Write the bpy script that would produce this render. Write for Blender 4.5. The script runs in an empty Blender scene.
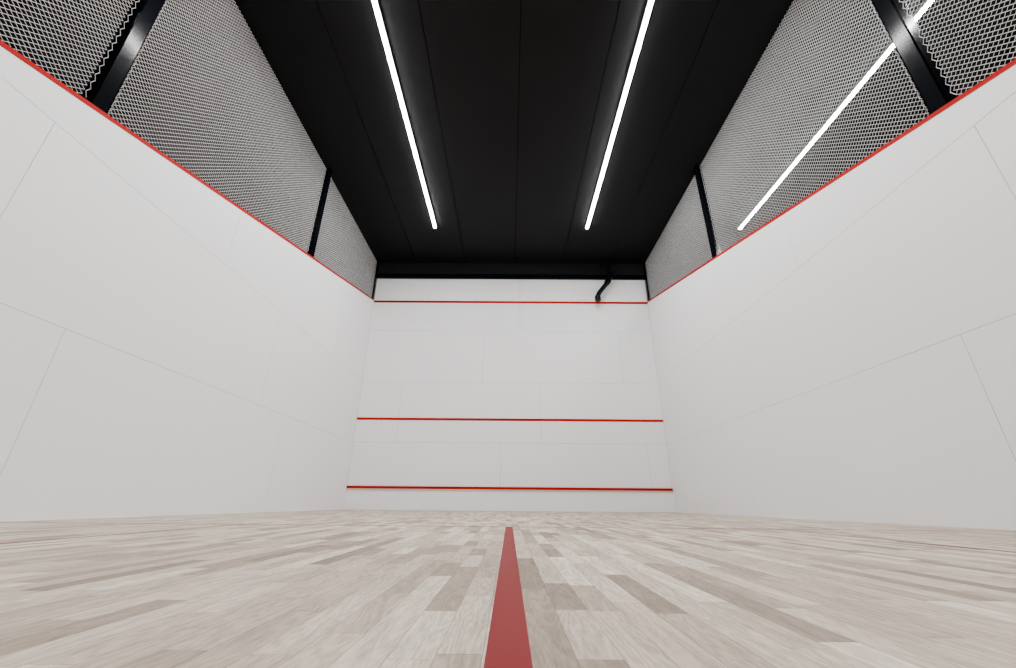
import bpy, math, random
import numpy as np
from mathutils import Matrix, Vector
random.seed(4)
S=bpy.context.scene
COL=S.collection
YF=8.70; YB=-1.05; HW=3.2; ZC=5.56
SL={-1:0.2503,1:0.2555}
def zl(y,sg=-1): return 4.51-SL[sg]*(YF-y)

# ---------------- materials ----------------
def newmat(name):
    m=bpy.data.materials.new(name); m.use_nodes=True
    nt=m.node_tree; b=nt.nodes['Principled BSDF']
    return m,nt,b
def N(nt,t,**k):
    n=nt.nodes.new(t)
    for a,v in k.items(): setattr(n,a,v)
    return n
def simple(name,c,rough=0.5,metal=0.0,var=0.06,scale=3.0,spec=0.5,bump=0.0,bscale=80):
    m,nt,b=newmat(name)
    tc=N(nt,'ShaderNodeTexCoord'); no=N(nt,'ShaderNodeTexNoise')
    no.inputs['Scale'].default_value=scale; no.inputs['Detail'].default_value=4
    nt.links.new(tc.outputs['Object'],no.inputs['Vector'])
    r=N(nt,'ShaderNodeMix',data_type='RGBA')
    r.inputs[6].default_value=(*[x*(1-var) for x in c],1); r.inputs[7].default_value=(*[min(1,x*(1+var)) for x in c],1)
    nt.links.new(no.outputs['Fac'],r.inputs[0]); nt.links.new(r.outputs[2],b.inputs['Base Color'])
    b.inputs['Roughness'].default_value=rough; b.inputs['Metallic'].default_value=metal
    b.inputs['Specular IOR Level'].default_value=spec
    if bump:
        n2=N(nt,'ShaderNodeTexNoise'); n2.inputs['Scale'].default_value=bscale
        nt.links.new(tc.outputs['Object'],n2.inputs['Vector'])
        bp=N(nt,'ShaderNodeBump'); bp.inputs['Strength'].default_value=bump; bp.inputs['Distance'].default_value=0.002
        nt.links.new(n2.outputs['Fac'],bp.inputs['Height']); nt.links.new(bp.outputs['Normal'],b.inputs['Normal'])
    return m
M_wall=simple('white_wall_panel',(0.825,0.825,0.83),0.5,var=0.015,scale=0.8,spec=0.35)
M_seam=simple('panel_joint',(0.22,0.22,0.22),0.8)
M_ceil=simple('black_ceiling_board',(0.0042,0.0042,0.0046),0.6,var=0.25,scale=1.5,spec=0.12,bump=0.2)
M_gap=simple('black_joint',(0.0003,0.0003,0.0003),0.9,spec=0.0)
M_black=simple('black_steel',(0.002,0.0025,0.004),0.13,var=0.1,spec=0.10)
M_dark=simple('dark_plaster',(0.006,0.006,0.007),0.8,spec=0.2)
M_wire=simple('galvanised_wire',(0.70,0.70,0.70),0.45,metal=0.0,var=0.05)
M_red=simple('red_line_paint',(0.33,0.0015,0.0015),0.6,var=0.04,spec=0.08)
M_redf=simple('red_floor_paint',(0.18,0.007,0.009),0.55,var=0.06,scale=8,spec=0.10)
M_alu=simple('aluminium_profile',(0.6,0.6,0.6),0.35,metal=0.8)
M_tin=simple('beige_tin_trim',(0.55,0.47,0.38),0.5)
def emis(name,c,s):
    m=bpy.data.materials.new(name); m.use_nodes=True; nt=m.node_tree
    nt.nodes.remove(nt.nodes['Principled BSDF'])
    e=N(nt,'ShaderNodeEmission'); e.inputs[0].default_value=(*c,1); e.inputs[1].default_value=s
    nt.links.new(e.outputs[0],nt.nodes['Material Output'].inputs[0]); return m
M_led=emis('led_diffuser',(1.0,0.99,0.985),240)

def wood():
    m,nt,b=newmat('maple_strip_parquet'); L=nt.links.new
    tc=N(nt,'ShaderNodeTexCoord'); sp=N(nt,'ShaderNodeSeparateXYZ'); L(tc.outputs['Object'],sp.inputs[0])
    def mth(op,a,b_=None):
        n=N(nt,'ShaderNodeMath',operation=op)
        for i,v in enumerate((a,b_)):
            if v is None: continue
            if isinstance(v,(int,float)): n.inputs[i].default_value=v
            else: L(v,n.inputs[i])
        return n.outputs[0]
    W=0.043; LEN=0.27
    u=mth('DIVIDE',mth('ADD',sp.outputs['X'],10.0),W)
    row=mth('FLOOR',u); fu=mth('FRACT',u)
    wn=N(nt,'ShaderNodeTexWhiteNoise',noise_dimensions='1D'); L(row,wn.inputs['W'])
    v0=mth('ADD',mth('DIVIDE',mth('ADD',sp.outputs['Y'],10.0),LEN),mth('MULTIPLY',wn.outputs['Value'],17.3))
    v=mth('ADD',v0,mth('MULTIPLY',mth('SINE',mth('ADD',mth('MULTIPLY',v0,2.1),mth('MULTIPLY',row,1.7))),0.28))
    cel=mth('FLOOR',v); fv=mth('FRACT',v)
    cb=N(nt,'ShaderNodeCombineXYZ'); L(row,cb.inputs[0]); L(cel,cb.inputs[1])
    w2=N(nt,'ShaderNodeTexWhiteNoise',noise_dimensions='2D'); L(cb.outputs[0],w2.inputs['Vector'])
    cr=N(nt,'ShaderNodeValToRGB'); L(w2.outputs['Value'],cr.inputs[0])
    e=cr.color_ramp; e.elements[0].position=0; e.elements[0].color=(0.195,0.143,0.102,1)
    e.elements[1].position=1; e.elements[1].color=(0.60,0.52,0.43,1)
    for p,c in ((0.14,(0.285,0.219,0.164,1)),(0.38,(0.385,0.309,0.240,1)),(0.75,(0.475,0.394,0.315,1))):
        x=e.elements.new(p); x.color=c
    gv=N(nt,'ShaderNodeCombineXYZ')
    L(sp.outputs['X'],gv.inputs[0]); L(mth('MULTIPLY',sp.outputs['Y'],0.12),gv.inputs[1]); L(mth('MULTIPLY',w2.outputs['Value'],30.0),gv.inputs[2])
    g=N(nt,'ShaderNodeTexNoise'); g.inputs['Scale'].default_value=28; g.inputs['Detail'].default_value=2; g.inputs['Distortion'].default_value=0.6
    L(gv.outputs[0],g.inputs['Vector'])
    rings=mth('SINE',mth('MULTIPLY',g.outputs['Fac'],60.0))
    g2=N(nt,'ShaderNodeTexNoise'); g2.inputs['Scale'].default_value=420; g2.inputs['Detail'].default_value=4
    L(gv.outputs[0],g2.inputs['Vector'])
    g3=N(nt,'ShaderNodeTexNoise'); g3.inputs['Scale'].default_value=60; g3.inputs['Detail'].default_value=3
    L(gv.outputs[0],g3.inputs['Vector'])
    gs=mth('ADD',mth('MULTIPLY',rings,0.13),mth('MULTIPLY',mth('SUBTRACT',g2.outputs['Fac'],0.5),0.9))
    gs=mth('ADD',gs,mth('MULTIPLY',mth('SUBTRACT',g3.outputs['Fac'],0.5),0.6))
    fac=mth('ADD',gs,1.0)
    eu=mth('MULTIPLY',mth('MINIMUM',fu,mth('SUBTRACT',1.0,fu)),W)
    ev=mth('MULTIPLY',mth('MINIMUM',fv,mth('SUBTRACT',1.0,fv)),LEN)
    ed=mth('LESS_THAN',mth('MINIMUM',eu,ev),0.0006)
    fac=mth('MULTIPLY',fac,mth('SUBTRACT',1.0,mth('MULTIPLY',ed,0.45)))
    vm=N(nt,'ShaderNodeVectorMath',operation='SCALE'); L(cr.outputs[0],vm.inputs[0]); L(fac,vm.inputs['Scale'])
    L(vm.outputs[0],b.inputs['Base Color'])
    b.inputs['Roughness'].default_value=0.5; b.inputs['Specular IOR Level'].default_value=0.20
    bp=N(nt,'ShaderNodeBump'); bp.inputs['Strength'].default_value=0.15; bp.inputs['Distance'].default_value=0.001
    L(fac,bp.inputs['Height']); L(bp.outputs['Normal'],b.inputs['Normal'])
    return m
M_wood=wood()

# ---------------- mesh helpers ----------------
class MB:
    def __init__(s): s.v=[];s.f=[];s.m=[]
    def prism(s,pa,pb,mi=0):
        n=len(pa); i=len(s.v); s.v+=[tuple(p) for p in pa]+[tuple(p) for p in pb]
        s.f.append(tuple(range(i,i+n))); s.f.append(tuple(reversed(range(i+n,i+2*n)))); s.m+=[mi,mi]
        for k in range(n):
            j=(k+1)%n; s.f.append((i+k,i+n+k,i+n+j,i+j)); s.m.append(mi)
    def box(s,x0,x1,y0,y1,z0,z1,mi=0):
        s.prism([(x0,y0,z0),(x1,y0,z0),(x1,y1,z0),(x0,y1,z0)],[(x0,y0,z1),(x1,y0,z1),(x1,y1,z1),(x0,y1,z1)],mi)
    def obj(s,name,mats,parent=None,bevel=0):
        me=bpy.data.meshes.new(name); me.from_pydata(s.v,[],s.f)
        for m in mats: me.materials.append(m)
        me.polygons.foreach_set('material_index',s.m); me.update()
        import bmesh
        b=bmesh.new(); b.from_mesh(me); bmesh.ops.recalc_face_normals(b,faces=b.faces); b.to_mesh(me); b.free()
        o=bpy.data.objects.new(name,me); COL.objects.link(o)
        if parent: o.parent=parent
        if bevel:
            bv=o.modifiers.new('b','BEVEL'); bv.width=bevel; bv.segments=2; bv.limit_method='ANGLE'
        return o
def empty(name):
    o=bpy.data.objects.new(name,None); COL.objects.link(o); return o

# ---------------- floor ----------------
f=MB(); f.box(-HW,HW,YB,YF,-0.05,0.0); f.obj('floor',[M_wood])

# ---------------- side walls ----------------
def clip(poly,fn):
    out=[]
    for i in range(len(poly)):
        a=poly[i]; b=poly[(i+1)%len(poly)]; fa=fn(a); fb=fn(b)
        if fa>=0: out.append(a)
        if (fa>=0)!=(fb>=0):
            t=fa/(fa-fb); out.append((a[0]+t*(b[0]-a[0]),a[1]+t*(b[1]-a[1])))
    return out
G=0.0019
rows=[(0,1.27,[-0.4,2.74,5.88]),(1.27,2.58,[-1.0,2.12,5.24,8.36]),(2.58,3.88,[0.9,4.0,7.12]),(3.88,4.62,[2.7,5.85])]
def sidewall(sg,name):
    m=MB()
    x=sg*HW
    top=lambda y: zl(y,sg)
    xb=x+sg*0.006; xo=x+sg*0.12
    m.prism([(xb,YB,0),(xb,YF,0),(xb,YF,top(YF)),(xb,YB,top(YB))],[(xo,YB,0),(xo,YF,0),(xo,YF,top(YF)),(xo,YB,top(YB))],1)
    for z0,z1,ys in rows:
        ys=[YB]+[y for y in ys if y>YB+.1]+[YF]
        for a,b in zip(ys[:-1],ys[1:]):
            q=[(a+G,z0+(G if z0 else 0)),(b-G,z0+(G if z0 else 0)),(b-G,z1-G),(a+G,z1-G)]
            q=clip(q,lambda p: top(p[0])-p[1])
            if len(q)>=3:
                m.prism([(x,p[0],p[1]) for p in q],[(xb,p[0],p[1]) for p in q],0)
    m.obj(name,[M_wall,M_seam])
sidewall(-1,'wall_left'); sidewall(1,'wall_right')

# ---------------- front wall ----------------
m=MB(); ZW=5.12
m.box(-HW-.12,HW+.12,YF+.006,YF+.15,0,ZW,1)
frows=[(0,1.28,[-0.18,2.8]),(1.28,2.55,[-2.33,0.65]),(2.55,3.76,[-0.6,2.45]),(3.76,ZW+.002,[0.22])]
GF=.0021
for z0,z1,xs in frows:
    xs=[-HW]+xs+[HW]
    for a,b in zip(xs[:-1],xs[1:]):
        m.box(a+GF,b-GF,YF,YF+.006,z0+(GF if z0 else 0),z1-GF,0)
m.obj('wall_front',[M_wall,M_seam])
m=MB(); m.box(-7,7,YF+.02,YF+.15,ZW+.001,ZC); m.box(-7,-HW-.125,YF+.02,YF+.15,2,ZW); m.box(HW+.125,7,YF+.02,YF+.15,2,ZW)
m.obj('wall_front_upper',[M_dark])
m=MB(); m.box(-HW,HW,YF-.05,YF+.02,ZW-.02,ZW+.10); m.obj('trim_1',[M_black],bevel=.004)

m=MB(); m.box(-HW-.12,HW+.12,YB-.1,YB,0,2.13,0); m.box(-7,7,YB-.1,YB,2.131,ZC,1)
m.obj('wall_back',[M_wall,M_dark])
for sg,n in((-1,'wall_outer_left'),(1,'wall_outer_right')):
    m=MB(); m.box(min(sg*7,sg*7.1),max(sg*7,sg*7.1),YB-.1,YF+.15,0,ZC); m.obj(n,[M_dark])

# ---------------- ceiling ----------------
m=MB(); m.box(-7.1,7.1,YB-.1,YF+.15,ZC+.01,ZC+.1,1)
xs=[-7.1,-5.9,-4.7,-3.5,-2.3,-1.1,0.1,1.25,2.4,3.6,5.4,6.2,7.1]
for a,b in zip(xs[:-1],xs[1:]): m.box(a+.006,b-.006,YB-.1,YF+.15,ZC,ZC+.01,0)
m.obj('ceiling',[M_ceil,M_gap])

# ---------------- lines ----------------
def sideline(sg):
    m=MB(); x0=sg*HW; x1=sg*(HW-.004)
    a=lambda y:zl(y,sg)-.006; b=lambda y:zl(y,sg)+.030
    m.prism([(x0,YB,a(YB)),(x0,YF-.001,a(YF)),(x0,YF-.001,b(YF)),(x0,YB,b(YB))],[(x1,YB,a(YB)),(x1,YF-.001,a(YF)),(x1,YF-.001,b(YF)),(x1,YB,b(YB))])
    m.obj('out_line_rail',[M_red])
sideline(-1); sideline(1)
m=MB(); m.box(-HW,HW,YF-.012,YF,4.465,4.515); m.obj('out_line_rail',[M_red])
m=MB(); m.box(-HW,HW,YF-.006,YF,1.73,1.78); m.obj('service_line_marking',[M_red])
m=MB(); m.box(-HW,HW,YF-.03,YF,0.385,0.435,0); m.box(-HW,HW,YF-.028,YF,0.355,0.385,1); m.box(-HW,HW,YF-.016,YF,0.0,0.355,2)
m.obj('tin_board',[M_red,M_tin,M_wall])
m=MB()
h=0.0008; SY=2.77
m.box(-.021,.021,YB,SY,0,h); m.box(-HW,HW,SY,SY+.012,0,h)
for s in(-1,1):
    a,b=sorted((s*1.6,s*1.616)); m.box(a,b,SY-1.6,SY,0,h); a,b=sorted((s*1.6,s*HW)); m.box(a,b,SY-1.616,SY-1.6,0,h)
m.obj('floor_line_marking',[M_redf])

# ---------------- posts ----------------
PYS={-1:[-0.95,2.31,5.70,YF-.05],1:[-0.95,2.25,5.60,YF-.05]}
for sg in(-1,1):
    for i,y in enumerate(PYS[sg]):
        w=.065 if i<3 else .03
        e=empty('steel_post')
        m=MB(); xc=sg*(HW+.055)
        zb=zl(y,sg)+.0
        m.box(xc-.05,xc+.05,y-w,y-w+.012,zb,ZC); m.box(xc-.05,xc+.05,y+w-.012,y+w,zb,ZC)
        m.box(xc-.006,xc+.006,y-w+.012,y+w-.012,zb,ZC)
        m.box(min(xc-sg*.05,xc-sg*.04),max(xc-sg*.05,xc-sg*.04),y-w,y+w,zb,ZC)
        m.obj('profile',[M_black],parent=e,bevel=.002)
        if i<3:
            m=MB(); m.box(xc-.08,xc+.08,y-.075,y+.075,ZC-.012,ZC); m.obj('head_plate',[M_black],parent=e)
# ---------------- woven wire mesh ----------------
def mesh_panel(sg,y0,y1):
    a=.0235;b=.0225;r=.0019
    xc=sg*(HW+.04)
    P=[];Q=[]
    nk=int((y1-y0)/a)-1
    zmin=zl(y0,sg)
    nj=int((ZC-.03-zmin)/b)+1
    for k in range(nk+1):
        for j in range(nj):
            za=ZC-.03-j*b; zb=za-b
            ya=y0+a*(k+(j+k)%2); yb=y0+a*(k+(j+1+k)%2)
            if zb< zl((ya+yb)/2,sg)+.035: continue
            xa=xc+(.003 if (j+k)%2 else -.003); xb=xc+(.003 if (j+1+k)%2 else -.003)
            P.append((xa,ya,za)); Q.append((xb,yb,zb))
    for ye in (y0,y1):
        z=ZC-.03; s=1
        while z-.045>zl(ye,sg)+.04:
            P.append((xc-sg*.004,ye-.010*s,z)); Q.append((xc-sg*.004,ye+.010*s,z-.045)); z-=.045; s=-s
    P=np.array(P);Q=np.array(Q); D=Q-P; L=np.linalg.norm(D,axis=1,keepdims=True); D/=L
    P=P-D*r; Q=Q+D*r
    X=np.array([1.,0,0]); U=X-D*(D@X)[:,None]; U/=np.linalg.norm(U,axis=1,keepdims=True); V=np.cross(D,U)
    n=len(P); vs=np.zeros((n,8,3))
    for c in range(4):
        an=c*math.pi/2; off=r*(math.cos(an)*U+math.sin(an)*V); vs[:,c]=P+off; vs[:,4+c]=Q+off
    base=(np.arange(n)*8)[:,None,None]
    fq=np.array([[c,(c+1)%4,4+(c+1)%4,4+c] for c in range(4)])[None]
    F=(base+fq).reshape(-1,4)
    me=bpy.data.meshes.new('wire_mesh'); me.vertices.add(n*8); me.vertices.foreach_set('co',vs.reshape(-1))
    nf=len(F); me.loops.add(nf*4); me.loops.foreach_set('vertex_index',F.reshape(-1).astype(np.int32))
    me.polygons.add(nf); me.polygons.foreach_set('loop_start',np.arange(nf,dtype=np.int32)*4)
    me.polygons.foreach_set('use_smooth',np.ones(nf,dtype=bool))
    me.materials.append(M_wire); me.update(calc_edges=True); me.validate()
    o=bpy.data.objects.new('wire_mesh_fence',me); COL.objects.link(o)
for sg in(-1,1):
    PY=PYS[sg]
    for i in range(3):
        mesh_panel(sg,PY[i]+.092,PY[i+1]-(.092 if i<2 else .05))

# ---------------- lights ----------------
def led(x):
    e=empty('linear_ceiling_light')
    y0,y1=-0.8,7.25
    m=MB(); m.box(x-.030,x+.030,y0,y1,ZC-.05,ZC); m.obj('housing',[M_alu],parent=e)
    m=MB(); m.box(x-.025,x+.025,y0+.01,y1-.01,ZC-.06,ZC-.0505); m.obj('diffuser',[M_led],parent=e)
led(-1.6); led(1.6); led(4.8)  # last strip is added beyond the right mesh, standing in for a mirrored reflection

# ---------------- pipe ----------------
def tube(pts,rad,name,parent,mat):
    cu=bpy.data.curves.new(name,'CURVE'); cu.dimensions='3D'; cu.bevel_depth=1; cu.bevel_resolution=4; cu.use_fill_caps=True
    sp=cu.splines.new('POLY'); sp.points.add(len(pts)-1)
    for p,q,r in zip(sp.points,pts,rad): p.co=(*q,1); p.radius=r
    cu.materials.append(mat); o=bpy.data.objects.new(name,cu); COL.objects.link(o); o.parent=parent; return o
e=empty('drain_pipe'); py=8.5
tube([(2.32,py,ZC),(2.32,py,5.04),(2.29,py,4.97),(2.05,py,4.66),(2.01,py,4.58),(2.00,py,4.46)],[.055]*6,'pipe',e,M_black)
tube([(2.32,py,5.14),(2.32,py,5.02)],[.075]*2,'collar_upper',e,M_black)
tube([(2.29,py,4.98),(2.23,py,4.90)],[.07]*2,'collar_bend',e,M_black)
tube([(2.00,py,4.55),(2.00,py,4.45)],[.07]*2,'collar_end',e,M_black)
tube([(2.12,py,5.36),(2.52,py,5.36)],[.035]*2,'bracket',e,M_black)

# ---------------- world / camera ----------------
w=bpy.data.worlds.new('world'); S.world=w; w.use_nodes=True
w.node_tree.nodes['Background'].inputs[0].default_value=(0.5,0.5,0.5,1); w.node_tree.nodes['Background'].inputs[1].default_value=0.03
cd=bpy.data.cameras.new('camera'); cd.sensor_width=36; cd.lens=14.70; cd.clip_start=.01
c=bpy.data.objects.new('camera',cd); COL.objects.link(c); S.camera=c
c.matrix_world=Matrix.Translation((0,0,.13))@Matrix.Rotation(math.radians(.35),4,'Z')@Matrix.Rotation(math.radians(112.25),4,'X')@Matrix.Rotation(math.radians(.5),4,'Z')
